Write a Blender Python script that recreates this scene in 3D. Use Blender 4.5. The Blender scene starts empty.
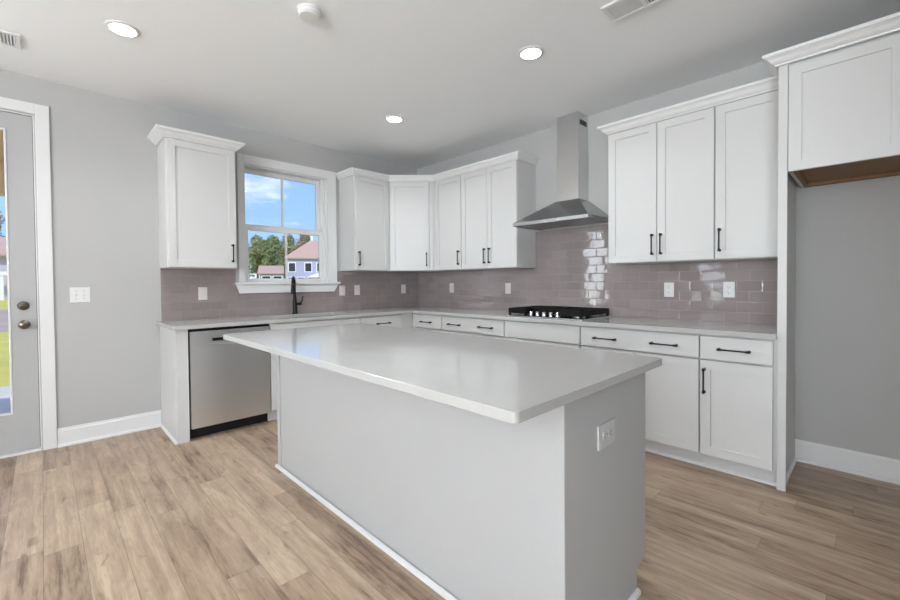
import bpy, bmesh, math, random
from mathutils import Vector, Matrix
random.seed(7)
S = bpy.context.scene
COL = S.collection
PI = math.pi

# ------------------------------------------------------------------ camera
cam_d = bpy.data.cameras.new('camera')
cam_d.sensor_width = 36.0
cam_d.lens = 36.0 * 416.02 / 900.0
cam_d.shift_x = 1.69 / 900.0
cam_d.shift_y = -10.09 / 900.0
cam_d.clip_start = 0.02
cam_d.clip_end = 600
cam = bpy.data.objects.new('camera', cam_d)
COL.objects.link(cam)
yaw, pitch, roll = 0.798, -0.0174, -0.0084
fwd = Vector((-math.sin(yaw) * math.cos(pitch), math.cos(yaw) * math.cos(pitch), math.sin(pitch)))
right = Vector((math.cos(yaw), math.sin(yaw), 0))
up = right.cross(fwd)
r2 = right * math.cos(roll) + up * math.sin(roll)
u2 = -right * math.sin(roll) + up * math.cos(roll)
cm = Matrix((r2, u2, -fwd)).transposed().to_4x4()
cm.translation = Vector((4.3409, -3.6656, 1.2273))
cam.matrix_world = cm
S.camera = cam

# ------------------------------------------------------------------ world, sun, daylight, exposure
EXPOSURE = 0.44
SKY_STRENGTH = 0.95
S.view_settings.view_transform = 'Standard'
S.view_settings.look = 'None'
S.view_settings.gamma = 1.0
S.view_settings.use_curve_mapping = False
S.view_settings.exposure = EXPOSURE

w = bpy.data.worlds.new('sky')
S.world = w
w.use_nodes = True
wn, wl = w.node_tree.nodes, w.node_tree.links
wn.clear()
w_out = wn.new('ShaderNodeOutputWorld')
w_bg = wn.new('ShaderNodeBackground')
w_bg.inputs['Strength'].default_value = SKY_STRENGTH
tc = wn.new('ShaderNodeTexCoord')
sep = wn.new('ShaderNodeSeparateXYZ')
wl.new(tc.outputs['Generated'], sep.inputs[0])
ramp = wn.new('ShaderNodeValToRGB')
ramp.color_ramp.elements[0].position = 0.0
ramp.color_ramp.elements[0].color = (0.42, 0.63, 1.0, 1)
ramp.color_ramp.elements[1].position = 0.45
ramp.color_ramp.elements[1].color = (0.17, 0.40, 0.95, 1)
wl.new(sep.outputs['Z'], ramp.inputs['Fac'])
mp = wn.new('ShaderNodeMapping')
mp.inputs['Scale'].default_value = (5.0, 5.0, 17.0)
mp.inputs['Location'].default_value = (0.3, 0.1, 0.4)
wl.new(tc.outputs['Generated'], mp.inputs['Vector'])
noi = wn.new('ShaderNodeTexNoise')
noi.inputs['Scale'].default_value = 1.0
noi.inputs['Detail'].default_value = 6
noi.inputs['Roughness'].default_value = 0.6
wl.new(mp.outputs[0], noi.inputs['Vector'])
cr = wn.new('ShaderNodeValToRGB')
cr.color_ramp.elements[0].position = 0.5
cr.color_ramp.elements[0].color = (0, 0, 0, 1)
cr.color_ramp.elements[1].position = 0.72
cr.color_ramp.elements[1].color = (1, 1, 1, 1)
wl.new(noi.outputs['Fac'], cr.inputs['Fac'])
mx = wn.new('ShaderNodeMix')
mx.data_type = 'RGBA'
wl.new(cr.outputs['Color'], mx.inputs['Factor'])
wl.new(ramp.outputs['Color'], mx.inputs['A'])
mx.inputs['B'].default_value = (0.92, 0.95, 1.0, 1)
wl.new(mx.outputs['Result'], w_bg.inputs['Color'])
wl.new(w_bg.outputs[0], w_out.inputs[0])

sun_d = bpy.data.lights.new('sun', 'SUN')
sun_d.energy = 2.6
sun_d.angle = math.radians(0.6)
sun_d.color = (1.0, 0.95, 0.87)
sun = bpy.data.objects.new('sun', sun_d)
COL.objects.link(sun)
sun.rotation_euler = Vector((-0.62, 0.48, -0.75)).to_track_quat('-Z', 'Y').to_euler()
sun.location = (20, -20, 30)


def daylight(name, loc, direction, sx, sy, power, color=(1, 0.985, 0.96)):
    """area lamp standing in for daylight at one window opening"""
    d = bpy.data.lights.new(name, 'AREA')
    d.shape = 'RECTANGLE'
    d.size, d.size_y = sx, sy
    d.energy = power
    d.color = color
    o = bpy.data.objects.new(name, d)
    COL.objects.link(o)
    o.location = loc
    o.rotation_euler = Vector(direction).to_track_quat('-Z', 'Y').to_euler()
    return o


ROOM_X, ROOM_Y, CEIL = 7.4, -8.6, 2.766
# windows of the living area behind the camera (openings in the walls below)
REAR_WIN = [(1.2, 1.75), (3.15, 4.95), (5.3, 7.1)]                     # x ranges, wall_front; the two wide ones added for light
SIDE_WIN = [(-5.58, -4.72)]  # y ranges, wall_left
EAST_WIN = [(-8.2, -6.6), (-6.3, -4.7)]                   # y ranges, wall_right; added for light from the right
DAY = (0.90, 0.96, 1.0)
REAR_TILT, REAR_POWER = 2.2, (12, 185, 390)
EAST_TILT, EAST_POWER = 1.5, 14
SIDE_POWER = 20
LAMP_POWER, ISLAND_LAMP, LAMP_COLOR = 6.0, 7.0, (0.90, 0.955, 1.0)
# added lamp strips in rear and right openings, tilted up to brighten the ceiling
NS = 5
for i in range(NS):
    zc = 0.7 + 1.7 * (i + 0.5) / NS
    h_ = 1.7 / NS * 0.8
    for (a, b), pw_ in zip(REAR_WIN, REAR_POWER):
        daylight('fill_rear', ((a + b) / 2, ROOM_Y - 0.09, zc), (0, 1, REAR_TILT), b - a, h_, pw_ / NS, DAY)
    for a, b in EAST_WIN:
        daylight('fill_east', (ROOM_X + 0.09, (a + b) / 2, zc), (-1, 0, EAST_TILT), b - a, h_, EAST_POWER / NS, DAY)
for a, b in SIDE_WIN:
    daylight('daylight_side', (-0.022, (a + b) / 2, 1.52), (1, 0, 0), b - a - 0.1, 1.55, SIDE_POWER, DAY)


# ------------------------------------------------------------------ materials
def lin(c):
    return tuple(((x / 255) / 12.92 if x / 255 <= 0.04045 else ((x / 255 + 0.055) / 1.055) ** 2.4) for x in c) + (1.0,)


def new_mat(name):
    m = bpy.data.materials.new(name)
    m.use_nodes = True
    nt = m.node_tree
    return m, nt, nt.nodes, nt.links, nt.nodes['Principled BSDF']


def simple(name, rgb, rough=0.5, metal=0.0, noise=0.0, nscale=30.0, bump=0.0, spec=0.5, coat=0.0):
    m, nt, N, L, b = new_mat(name)
    c = lin(rgb)
    b.inputs['Roughness'].default_value = rough
    b.inputs['Metallic'].default_value = metal
    b.inputs['Specular IOR Level'].default_value = spec
    b.inputs['Coat Weight'].default_value = coat
    b.inputs['Coat Roughness'].default_value = 0.05
    t = N.new('ShaderNodeTexCoord')
    n = N.new('ShaderNodeTexNoise')
    n.inputs['Scale'].default_value = nscale
    n.inputs['Detail'].default_value = 4
    L.new(t.outputs['Object'], n.inputs['Vector'])
    r = N.new('ShaderNodeMix')
    r.data_type = 'RGBA'
    k = 1 - noise
    r.inputs['A'].default_value = (c[0] * k, c[1] * k, c[2] * k, 1)
    r.inputs['B'].default_value = (min(1, c[0] * (1 + noise)), min(1, c[1] * (1 + noise)), min(1, c[2] * (1 + noise)), 1)
    L.new(n.outputs['Fac'], r.inputs['Factor'])
    L.new(r.outputs['Result'], b.inputs['Base Color'])
    if bump:
        bp = N.new('ShaderNodeBump')
        bp.inputs['Strength'].default_value = bump
        bp.inputs['Distance'].default_value = 0.002
        L.new(n.outputs['Fac'], bp.inputs['Height'])
        L.new(bp.outputs['Normal'], b.inputs['Normal'])
    return m


def math_node(N, L, op, a, b=None):
    n = N.new('ShaderNodeMath')
    n.operation = op
    for i, v in enumerate((a, b)):
        if v is None:
            continue
        if isinstance(v, (int, float)):
            n.inputs[i].default_value = v
        else:
            L.new(v, n.inputs[i])
    return n.outputs[0]


def tile_mat(name, axis):
    """glossy hand-made looking subway tile; axis is the world axis running along the wall"""
    m, nt, N, L, b = new_mat(name)
    tw, th, gr = 0.1545, 0.0775, 0.0026
    t = N.new('ShaderNodeNewGeometry')
    s = N.new('ShaderNodeSeparateXYZ')
    L.new(t.outputs['Position'], s.inputs[0])
    u = s.outputs[axis]
    z = math_node(N, L, 'SUBTRACT', s.outputs['Z'], 0.914)
    vr = math_node(N, L, 'DIVIDE', z, th)
    row = math_node(N, L, 'FLOOR', vr)
    off = math_node(N, L, 'MULTIPLY', math_node(N, L, 'MODULO', math_node(N, L, 'ADD', row, 20), 2), 0.5)
    uc = math_node(N, L, 'ADD', math_node(N, L, 'DIVIDE', u, tw), off)
    col = math_node(N, L, 'FLOOR', uc)
    fu = math_node(N, L, 'SUBTRACT', uc, col)
    fv = math_node(N, L, 'SUBTRACT', vr, row)
    # distance to tile edge, metres
    eu = math_node(N, L, 'MULTIPLY', math_node(N, L, 'MINIMUM', fu, math_node(N, L, 'SUBTRACT', 1.0, fu)), tw)
    ev = math_node(N, L, 'MULTIPLY', math_node(N, L, 'MINIMUM', fv, math_node(N, L, 'SUBTRACT', 1.0, fv)), th)
    e = math_node(N, L, 'MINIMUM', eu, ev)
    grout = math_node(N, L, 'LESS_THAN', e, gr / 2)
    cv = N.new('ShaderNodeCombineXYZ')
    L.new(col, cv.inputs[0])
    L.new(row, cv.inputs[1])
    wn_ = N.new('ShaderNodeTexWhiteNoise')
    wn_.noise_dimensions = '3D'
    L.new(cv.outputs[0], wn_.inputs['Vector'])
    c1 = N.new('ShaderNodeMix')
    c1.data_type = 'RGBA'
    c1.inputs['A'].default_value = lin((142, 130, 128))
    c1.inputs['B'].default_value = lin((154, 142, 140))
    L.new(wn_.outputs['Value'], c1.inputs['Factor'])
    c2 = N.new('ShaderNodeMix')
    c2.data_type = 'RGBA'
    L.new(grout, c2.inputs['Factor'])
    L.new(c1.outputs['Result'], c2.inputs['A'])
    c2.inputs['B'].default_value = lin((152, 142, 139))
    L.new(c2.outputs['Result'], b.inputs['Base Color'])
    rg = math_node(N, L, 'ADD', math_node(N, L, 'MULTIPLY', grout, 0.5), 0.06)
    L.new(rg, b.inputs['Roughness'])
    b.inputs['Specular IOR Level'].default_value = 0.75
    # each tile set very slightly out of plane, and wavy glaze
    vs = N.new('ShaderNodeVectorMath')
    vs.operation = 'SUBTRACT'
    L.new(wn_.outputs['Color'], vs.inputs[0])
    vs.inputs[1].default_value = (0.5, 0.5, 0.5)
    vm = N.new('ShaderNodeVectorMath')
    vm.operation = 'SCALE'
    L.new(vs.outputs[0], vm.inputs[0])
    vm.inputs['Scale'].default_value = 0.022
    n = N.new('ShaderNodeTexNoise')
    n.inputs['Scale'].default_value = 14.0
    n.inputs['Detail'].default_value = 1.0
    L.new(t.outputs['Position'], n.inputs['Vector'])
    h = math_node(N, L, 'MINIMUM', math_node(N, L, 'MULTIPLY', e, 250.0), 1.0)
    h2 = math_node(N, L, 'ADD', math_node(N, L, 'MULTIPLY', h, 0.5), math_node(N, L, 'MULTIPLY', n.outputs['Fac'], 0.6))
    bp = N.new('ShaderNodeBump')
    bp.inputs['Strength'].default_value = 1.0
    bp.inputs['Distance'].default_value = 0.0011
    L.new(h2, bp.inputs['Height'])
    va = N.new('ShaderNodeVectorMath')
    va.operation = 'ADD'
    L.new(bp.outputs['Normal'], va.inputs[0])
    L.new(vm.outputs[0], va.inputs[1])
    vn = N.new('ShaderNodeVectorMath')
    vn.operation = 'NORMALIZE'
    L.new(va.outputs[0], vn.inputs[0])
    L.new(vn.outputs[0], b.inputs['Normal'])
    return m


def plank_mat():
    m, nt, N, L, b = new_mat('vinyl_plank_floor')
    pw, pl = 0.1365, 1.22
    t = N.new('ShaderNodeNewGeometry')
    s = N.new('ShaderNodeSeparateXYZ')
    L.new(t.outputs['Position'], s.inputs[0])
    yr = math_node(N, L, 'DIVIDE', math_node(N, L, 'ADD', s.outputs['Y'], 20 * pw * 5 + 3.685 - 27 * pw), pw)
    row = math_node(N, L, 'FLOOR', yr)
    w1 = N.new('ShaderNodeTexWhiteNoise')
    w1.noise_dimensions = '1D'
    L.new(row, w1.inputs['W'])
    xc = math_node(N, L, 'ADD', math_node(N, L, 'DIVIDE', s.outputs['X'], pl), w1.outputs['Value'])
    col = math_node(N, L, 'FLOOR', xc)
    fy = math_node(N, L, 'SUBTRACT', yr, row)
    fx = math_node(N, L, 'SUBTRACT', xc, col)
    ey = math_node(N, L, 'MULTIPLY', math_node(N, L, 'MINIMUM', fy, math_node(N, L, 'SUBTRACT', 1.0, fy)), pw)
    ex = math_node(N, L, 'MULTIPLY', math_node(N, L, 'MINIMUM', fx, math_node(N, L, 'SUBTRACT', 1.0, fx)), pl)
    e = math_node(N, L, 'MINIMUM', ex, ey)
    seam = math_node(N, L, 'LESS_THAN', e, 0.0011)
    cv = N.new('ShaderNodeCombineXYZ')
    L.new(col, cv.inputs[0])
    L.new(row, cv.inputs[1])
    w2 = N.new('ShaderNodeTexWhiteNoise')
    w2.noise_dimensions = '3D'
    L.new(cv.outputs[0], w2.inputs['Vector'])
    # grain coordinates: stretched along the plank, shifted per plank
    sh = N.new('ShaderNodeVectorMath')
    sh.operation = 'SCALE'
    L.new(w2.outputs['Color'], sh.inputs[0])
    sh.inputs['Scale'].default_value = 37.0
    ad = N.new('ShaderNodeVectorMath')
    ad.operation = 'ADD'
    L.new(t.outputs['Position'], ad.inputs[0])
    L.new(sh.outputs[0], ad.inputs[1])

    def grain(sx, sy, det, dist, rough=0.6):
        mpn = N.new('ShaderNodeMapping')
        mpn.inputs['Scale'].default_value = (sx, sy, 1.0)
        L.new(ad.outputs[0], mpn.inputs['Vector'])
        n = N.new('ShaderNodeTexNoise')
        n.inputs['Scale'].default_value = 1.0
        n.inputs['Detail'].default_value = det
        n.inputs['Roughness'].default_value = rough
        n.inputs['Distortion'].default_value = dist
        L.new(mpn.outputs[0], n.inputs['Vector'])
        return n.outputs['Fac']
    g1 = grain(1.3, 30.0, 7, 0.5)        # long streaks
    g2 = grain(2.6, 11.0, 5, 0.9)         # cloudy blotches
    g3 = grain(14.0, 150.0, 3, 0.2)      # fine pores
    g4 = grain(5.5, 16.0, 2, 0.8)        # knots
    base = math_node(N, L, 'ADD', math_node(N, L, 'MULTIPLY', g1, 0.50), math_node(N, L, 'MULTIPLY', g2, 0.50))
    base = math_node(N, L, 'ADD', base, math_node(N, L, 'MULTIPLY', math_node(N, L, 'SUBTRACT', g3, 0.5), 0.24))
    base = math_node(N, L, 'ADD', base, math_node(N, L, 'MULTIPLY', math_node(N, L, 'SUBTRACT', w2.outputs['Value'], 0.5), 0.16))
    rp = N.new('ShaderNodeValToRGB')
    E_ = rp.color_ramp.elements
    E_[0].position = 0.31
    E_[0].color = lin((110, 90, 73))
    E_[1].position = 0.70
    E_[1].color = lin((199, 177, 154))
    k = E_.new(0.43)
    k.color = lin((157, 134, 113))
    k = E_.new(0.57)
    k.color = lin((178, 156, 133))
    L.new(base, rp.inputs['Fac'])
    # knots: darken where g4 is high
    kr = N.new('ShaderNodeMapRange')
    kr.inputs['From Min'].default_value = 0.63
    kr.inputs['From Max'].default_value = 0.78
    kr.inputs['To Min'].default_value = 0.0
    kr.inputs['To Max'].default_value = 0.55
    L.new(g4, kr.inputs['Value'])
    mk = N.new('ShaderNodeMix')
    mk.data_type = 'RGBA'
    L.new(kr.outputs[0], mk.inputs['Factor'])
    L.new(rp.outputs['Color'], mk.inputs['A'])
    mk.inputs['B'].default_value = lin((84, 66, 52))
    ms = N.new('ShaderNodeMix')
    ms.data_type = 'RGBA'
    L.new(math_node(N, L, 'MULTIPLY', seam, 0.65), ms.inputs['Factor'])
    L.new(mk.outputs['Result'], ms.inputs['A'])
    ms.inputs['B'].default_value = lin((92, 74, 60))
    L.new(ms.outputs['Result'], b.inputs['Base Color'])
    b.inputs['Roughness'].default_value = 0.36
    b.inputs['Specular IOR Level'].default_value = 0.4
    bp = N.new('ShaderNodeBump')
    bp.inputs['Strength'].default_value = 0.25
    bp.inputs['Distance'].default_value = 0.0008
    hh = math_node(N, L, 'ADD', math_node(N, L, 'MULTIPLY', math_node(N, L, 'MINIMUM', math_node(N, L, 'MULTIPLY', e, 400.0), 1.0), 1.0), math_node(N, L, 'MULTIPLY', g3, 0.5))
    L.new(hh, bp.inputs['Height'])
    L.new(bp.outputs['Normal'], b.inputs['Normal'])
    return m


def steel_mat(name, rgb, rough, axis_scale):
    m, nt, N, L, b = new_mat(name)
    b.inputs['Metallic'].default_value = 1.0
    b.inputs['Base Color'].default_value = lin(rgb)
    t = N.new('ShaderNodeTexCoord')
    mpn = N.new('ShaderNodeMapping')
    mpn.inputs['Scale'].default_value = axis_scale
    L.new(t.outputs['Object'], mpn.inputs['Vector'])
    n = N.new('ShaderNodeTexNoise')
    n.inputs['Scale'].default_value = 1.0
    n.inputs['Detail'].default_value = 3
    L.new(mpn.outputs[0], n.inputs['Vector'])
    r = N.new('ShaderNodeMapRange')
    r.inputs['To Min'].default_value = rough - 0.06
    r.inputs['To Max'].default_value = rough + 0.06
    L.new(n.outputs['Fac'], r.inputs['Value'])
    L.new(r.outputs[0], b.inputs['Roughness'])
    return m


def glass_mat(name):
    m, nt, N, L, b = new_mat(name)
    N.remove(b)
    out = N['Material Output']
    tr = N.new('ShaderNodeBsdfTransparent')
    tr.inputs['Color'].default_value = (0.97, 0.985, 0.98, 1)
    gl = N.new('ShaderNodeBsdfGlossy')
    gl.inputs['Roughness'].default_value = 0.02
    fr = N.new('ShaderNodeFresnel')
    fr.inputs['IOR'].default_value = 1.45
    mxs = N.new('ShaderNodeMixShader')
    L.new(math_node(N, L, 'MULTIPLY', fr.outputs[0], 0.8), mxs.inputs['Fac'])
    L.new(tr.outputs[0], mxs.inputs[1])
    L.new(gl.outputs[0], mxs.inputs[2])
    L.new(mxs.outputs[0], out.inputs['Surface'])
    return m


def emit_mat(name, rgb, strength):
    m, nt, N, L, b = new_mat(name)
    b.inputs['Base Color'].default_value = lin(rgb)
    b.inputs['Emission Color'].default_value = lin(rgb)
    b.inputs['Emission Strength'].default_value = strength
    return m


M = {}
M['wall'] = simple('wall_paint_light_grey', (183, 182, 180), 0.7, noise=0.012, nscale=60, bump=0.05)
M['ceiling'] = simple('ceiling_paint', (247, 248, 249), 0.85, noise=0.01, nscale=50)
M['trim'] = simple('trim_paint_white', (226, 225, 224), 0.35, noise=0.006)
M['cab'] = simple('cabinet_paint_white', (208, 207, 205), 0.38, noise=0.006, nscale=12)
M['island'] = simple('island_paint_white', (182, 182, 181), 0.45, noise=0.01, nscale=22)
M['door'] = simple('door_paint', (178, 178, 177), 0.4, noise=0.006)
M['quartz'] = simple('quartz_light_grey', (184, 183, 180), 0.11, noise=0.035, nscale=140, spec=0.7)
M['tile_x'] = tile_mat('subway_tile_range', 'X')
M['tile_y'] = tile_mat('subway_tile_window', 'Y')
M['floor'] = plank_mat()
M['steel'] = steel_mat('brushed_steel', (186, 187, 188), 0.30, (6, 6, 320))
M['steel_v'] = steel_mat('brushed_steel_vertical', (226, 227, 228), 0.33, (260, 260, 6))
M['steel_hood_shaded'] = steel_mat('brushed_steel_hood_shaded', (150, 150, 150), 0.24, (320, 320, 5))  # darker copy of the hood steel, canopy shade put into the colour
M['steel_chimney_lit'] = steel_mat('brushed_steel_chimney_lit', (214, 214, 214), 0.2, (320, 320, 5))  # lighter copy of the hood steel, reflected window light put into the colour
M['chrome'] = simple('chrome', (215, 215, 216), 0.12, metal=1.0)
M['black'] = simple('black_matte_metal', (8, 8, 8), 0.38, metal=0.0, spec=0.35)
M['iron'] = simple('cast_iron', (7, 7, 7), 0.6, spec=0.25, noise=0.2, nscale=200, bump=0.2)
M['glassblack'] = simple('black_glass', (10, 10, 11), 0.08)
M['dark'] = simple('dark_gap', (12, 12, 12), 0.8)
M['plate'] = simple('white_plastic', (228, 227, 225), 0.35)
M['plate3'] = simple('island_plate', (196, 196, 194), 0.35)
M['plate2'] = simple('pale_plastic', (222, 214, 211), 0.4)
M['slot'] = simple('slot_dark', (40, 40, 40), 0.6)
M['nickel'] = simple('aged_nickel', (120, 114, 104), 0.25, metal=1.0)
M['wood'] = simple('raw_cabinet_plywood', (142, 106, 72), 0.6, noise=0.12, nscale=18)
M['glass'] = glass_mat('window_glass')
M['lamp'] = emit_mat('lamp_diffuser', (255, 252, 245), 14.0)
M['vinyl'] = simple('vinyl_window', (224, 224, 222), 0.4)
M['concrete'] = simple('concrete_pale', (205, 198, 190), 0.8, noise=0.08, nscale=3)
M['porch'] = simple('porch_slab', (222, 204, 198), 0.7, noise=0.05, nscale=4)
M['tan'] = simple('porch_wood_tan', (236, 196, 148), 0.7, noise=0.05, nscale=6)
M['siding'] = simple('lavender_siding', (166, 168, 196), 0.8, noise=0.03, nscale=2)
M['siding2'] = simple('pale_siding', (196, 186, 196), 0.8, noise=0.03, nscale=2)
M['roof'] = simple('pink_shingle', (188, 156, 142), 0.9, noise=0.10, nscale=3)
M['whitepaint'] = simple('white_paint_outdoor', (236, 236, 236), 0.6)
M['pane'] = simple('dark_pane', (46, 50, 58), 0.15)
M['lawn'] = simple('sunny_lawn', (200, 186, 86), 0.9, noise=0.35, nscale=0.9)
M['mulch'] = simple('road_and_mulch', (176, 150, 138), 0.9, noise=0.3, nscale=0.7)
M['bark'] = simple('bark', (96, 78, 62), 0.9, noise=0.3, nscale=4)
M['leaf'] = simple('leaves_green', (128, 142, 88), 0.8, noise=0.45, nscale=0.7)
M['leaf2'] = simple('leaves_olive', (150, 152, 104), 0.8, noise=0.45, nscale=0.7)
M['leaf3'] = simple('leaves_dry', (158, 146, 118), 0.8, noise=0.4, nscale=0.7)


# ------------------------------------------------------------------ mesh building
def frame(origin, rgt, out):
    """local (u along the wall to the viewer's right, d outward, z up) -> world"""
    r, o = Vector(rgt).normalized(), Vector(out).normalized()
    m = Matrix((r, o, Vector((0, 0, 1)))).transposed().to_4x4()
    m.translation = Vector(origin)
    return m


F_RANGE = frame((0, 0, 0), (1, 0, 0), (0, -1, 0))     # u = x, d = -y
F_WINDOW = frame((0, 0, 0), (0, 1, 0), (1, 0, 0))     # u = y, d = x
F_WORLD = Matrix.Identity(4)


class MB:
    def __init__(self, fr=F_WORLD):
        self.bm = bmesh.new()
        self.fr = fr

    def v(self, p):
        return self.bm.verts.new(self.fr @ Vector(p))

    def face(self, vs):
        try:
            return self.bm.faces.new(vs)
        except ValueError:
            return None

    def box(self, u0, u1, d0, d1, z0, z1, bev=0.0, seg=2):
        tmp = bmesh.new()
        vs = [tmp.verts.new((a, b, c)) for c in (z0, z1) for b in (d0, d1) for a in (u0, u1)]
        for q in ((0, 1, 3, 2), (4, 6, 7, 5), (0, 4, 5, 1), (2, 3, 7, 6), (0, 2, 6, 4), (1, 5, 7, 3)):
            tmp.faces.new([vs[i] for i in q])
        if bev:
            bmesh.ops.bevel(tmp, geom=tmp.edges[:], offset=bev, segments=seg, affect='EDGES', profile=0.5)
        mp_ = {}
        for x in tmp.verts:
            mp_[x] = self.v(x.co)
        for f in tmp.faces:
            self.face([mp_[x] for x in f.verts])
        tmp.free()
        return self

    def prism(self, pts, axis, a0, a1):
        """polygon pts extruded along axis ('u','d','z'); pts give the other two coordinates in order"""
        def mk(p, a):
            return {'u': (a, p[0], p[1]), 'd': (p[0], a, p[1]), 'z': (p[0], p[1], a)}[axis]
        A = [self.v(mk(p, a0)) for p in pts]
        B = [self.v(mk(p, a1)) for p in pts]
        self.face(A[::-1])
        self.face(B)
        n = len(pts)
        for i in range(n):
            self.face([A[i], A[(i + 1) % n], B[(i + 1) % n], B[i]])
        return self

    def shaker(self, u0, u1, z0, z1, d0, d1, r=0.057, rec=0.009):
        c = 0.0016
        def ring(a, d):
            return [self.v((u0 + a, d, z0 + a)), self.v((u1 - a, d, z0 + a)), self.v((u1 - a, d, z1 - a)), self.v((u0 + a, d, z1 - a))]
        rings = [ring(0, d0), ring(0, d1 - c), ring(c, d1), ring(r, d1), ring(r + 0.0015, d1 - rec)]
        self.face(rings[0])
        self.face(rings[-1])
        for A, B in zip(rings, rings[1:]):
            for i in range(4):
                self.face([A[i], A[(i + 1) % 4], B[(i + 1) % 4], B[i]])
        return self

    def revolve(self, prof, origin, axis, seg=28):
        """prof: list of (radius, height along axis)"""
        ax = Vector(axis).normalized()
        t = Vector((1, 0, 0)) if abs(ax.x) < 0.8 else Vector((0, 1, 0))
        e1 = ax.cross(t).normalized()
        e2 = ax.cross(e1)
        o = Vector(origin)
        prev = None
        rings = []
        for r, h in prof:
            if r < 1e-6:
                rings.append([self.v(o + ax * h)])
            else:
                rings.append([self.v(o + ax * h + (e1 * math.cos(2 * PI * i / seg) + e2 * math.sin(2 * PI * i / seg)) * r) for i in range(seg)])
        for A, B in zip(rings, rings[1:]):
            for i in range(seg):
                j = (i + 1) % seg
                if len(A) == 1 and len(B) == 1:
                    continue
                if len(A) == 1:
                    f = self.face([A[0], B[i], B[j]])
                elif len(B) == 1:
                    f = self.face([A[i], A[j], B[0]])
                else:
                    f = self.face([A[i], A[j], B[j], B[i]])
        for R in (rings[0], rings[-1]):
            if len(R) > 2:
                self.face(R)
        return self

    def cyl(self, p0, p1, r0, r1=None, seg=20):
        a = Vector(p1) - Vector(p0)
        return self.revolve([(r0, 0), (r0 if r1 is None else r1, a.length)], p0, a, seg)

    def tube(self, pts, radii, seg=14):
        pts = [Vector(p) for p in pts]
        if not isinstance(radii, (list, tuple)):
            radii = [radii] * len(pts)
        prev_n = None
        rings = []
        for i, p in enumerate(pts):
            t = (pts[min(i + 1, len(pts) - 1)] - pts[max(i - 1, 0)]).normalized()
            if prev_n is None:
                h = Vector((0, 0, 1)) if abs(t.z) < 0.9 else Vector((1, 0, 0))
                n = t.cross(h).normalized()
            else:
                n = (prev_n - t * prev_n.dot(t)).normalized()
            prev_n = n
            b_ = t.cross(n)
            rings.append([self.v(p + (n * math.cos(2 * PI * k / seg) + b_ * math.sin(2 * PI * k / seg)) * radii[i]) for k in range(seg)])
        for A, B in zip(rings, rings[1:]):
            for i in range(seg):
                self.face([A[i], A[(i + 1) % seg], B[(i + 1) % seg], B[i]])
        self.face(rings[0])
        self.face(rings[-1])
        return self

    def sweep(self, prof, path):
        """prof: closed polygon of (offset outward, z); path: xy polyline, outward = right-hand side of travel"""
        P = [Vector(p).to_2d() for p in path]
        rings = []
        for i, p in enumerate(P):
            ns = []
            if i > 0:
                t = (p - P[i - 1]).normalized()
                ns.append(Vector((t.y, -t.x)))
            if i < len(P) - 1:
                t = (P[i + 1] - p).normalized()
                ns.append(Vector((t.y, -t.x)))
            if len(ns) == 2:
                m = (ns[0] + ns[1]).normalized()
                m = m / m.dot(ns[0])
            else:
                m = ns[0]
            rings.append([self.v((p.x + m.x * o, p.y + m.y * o, z)) for o, z in prof])
        n = len(prof)
        for A, B in zip(rings, rings[1:]):
            for i in range(n):
                self.face([A[i], A[(i + 1) % n], B[(i + 1) % n], B[i]])
        self.face(rings[0])
        self.face(rings[-1])
        return self

    def build(self, name, mat, parent=None, smooth=False):
        bmesh.ops.recalc_face_normals(self.bm, faces=self.bm.faces[:])
        loc = parent_loc(parent)
        if parent is None and self.bm.verts:
            xs = [v.co for v in self.bm.verts]
            loc = Vector(((min(p.x for p in xs) + max(p.x for p in xs)) / 2, (min(p.y for p in xs) + max(p.y for p in xs)) / 2, min(p.z for p in xs)))
        for v_ in self.bm.verts:
            v_.co -= loc
        me = bpy.data.meshes.new(name)
        self.bm.to_mesh(me)
        self.bm.free()
        me.materials.append(mat)
        if smooth:
            for p in me.polygons:
                p.use_smooth = True
            me.set_sharp_from_angle(angle=math.radians(38))
        o = bpy.data.objects.new(name, me)
        COL.objects.link(o)
        if parent is None:
            o.location = loc
        else:
            o.parent = parent
        return o


def parent_loc(p):
    v = Vector((0, 0, 0))
    while p is not None:
        v = v + p.location
        p = p.parent
    return v


def tag(o, label, cat, group=None, kind=None):
    o['label'] = label
    o['category'] = cat
    if group:
        o['group'] = group
    if kind:
        o['kind'] = kind
    return o


def thing(name, label, cat, loc, group=None):
    o = bpy.data.objects.new(name, None)
    o.empty_display_size = 0.1
    COL.objects.link(o)
    o.location = loc
    return tag(o, label, cat, group)


def structure(o, label=None, cat=None):
    o['kind'] = 'structure'
    if label:
        o['label'] = label
    if cat:
        o['category'] = cat
    return o


def holed_wall(mb, u0, u1, d0, d1, z0, z1, holes):
    """solid wall of boxes round rectangular holes (ua, ub, za, zb)"""
    us = sorted({u0, u1, *[h[0] for h in holes], *[h[1] for h in holes]})
    for a, b in zip(us, us[1:]):
        mid = (a + b) / 2
        hs = sorted([(h[2], h[3]) for h in holes if h[0] < mid < h[1]])
        z = z0
        for c, d in hs:
            if c > z:
                mb.box(a, b, d0, d1, z, c)
            z = d
        if z < z1:
            mb.box(a, b, d0, d1, z, z1)
    return mb


# ------------------------------------------------------------------ structure
WIN = (-2.235, -1.340, 1.245, 2.415)      # kitchen window opening y0,y1,z0,z1
DOOR = (-4.645, -3.69, 0.0, 2.487)        # door opening
WT = 0.14                                 # wall thickness

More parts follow.
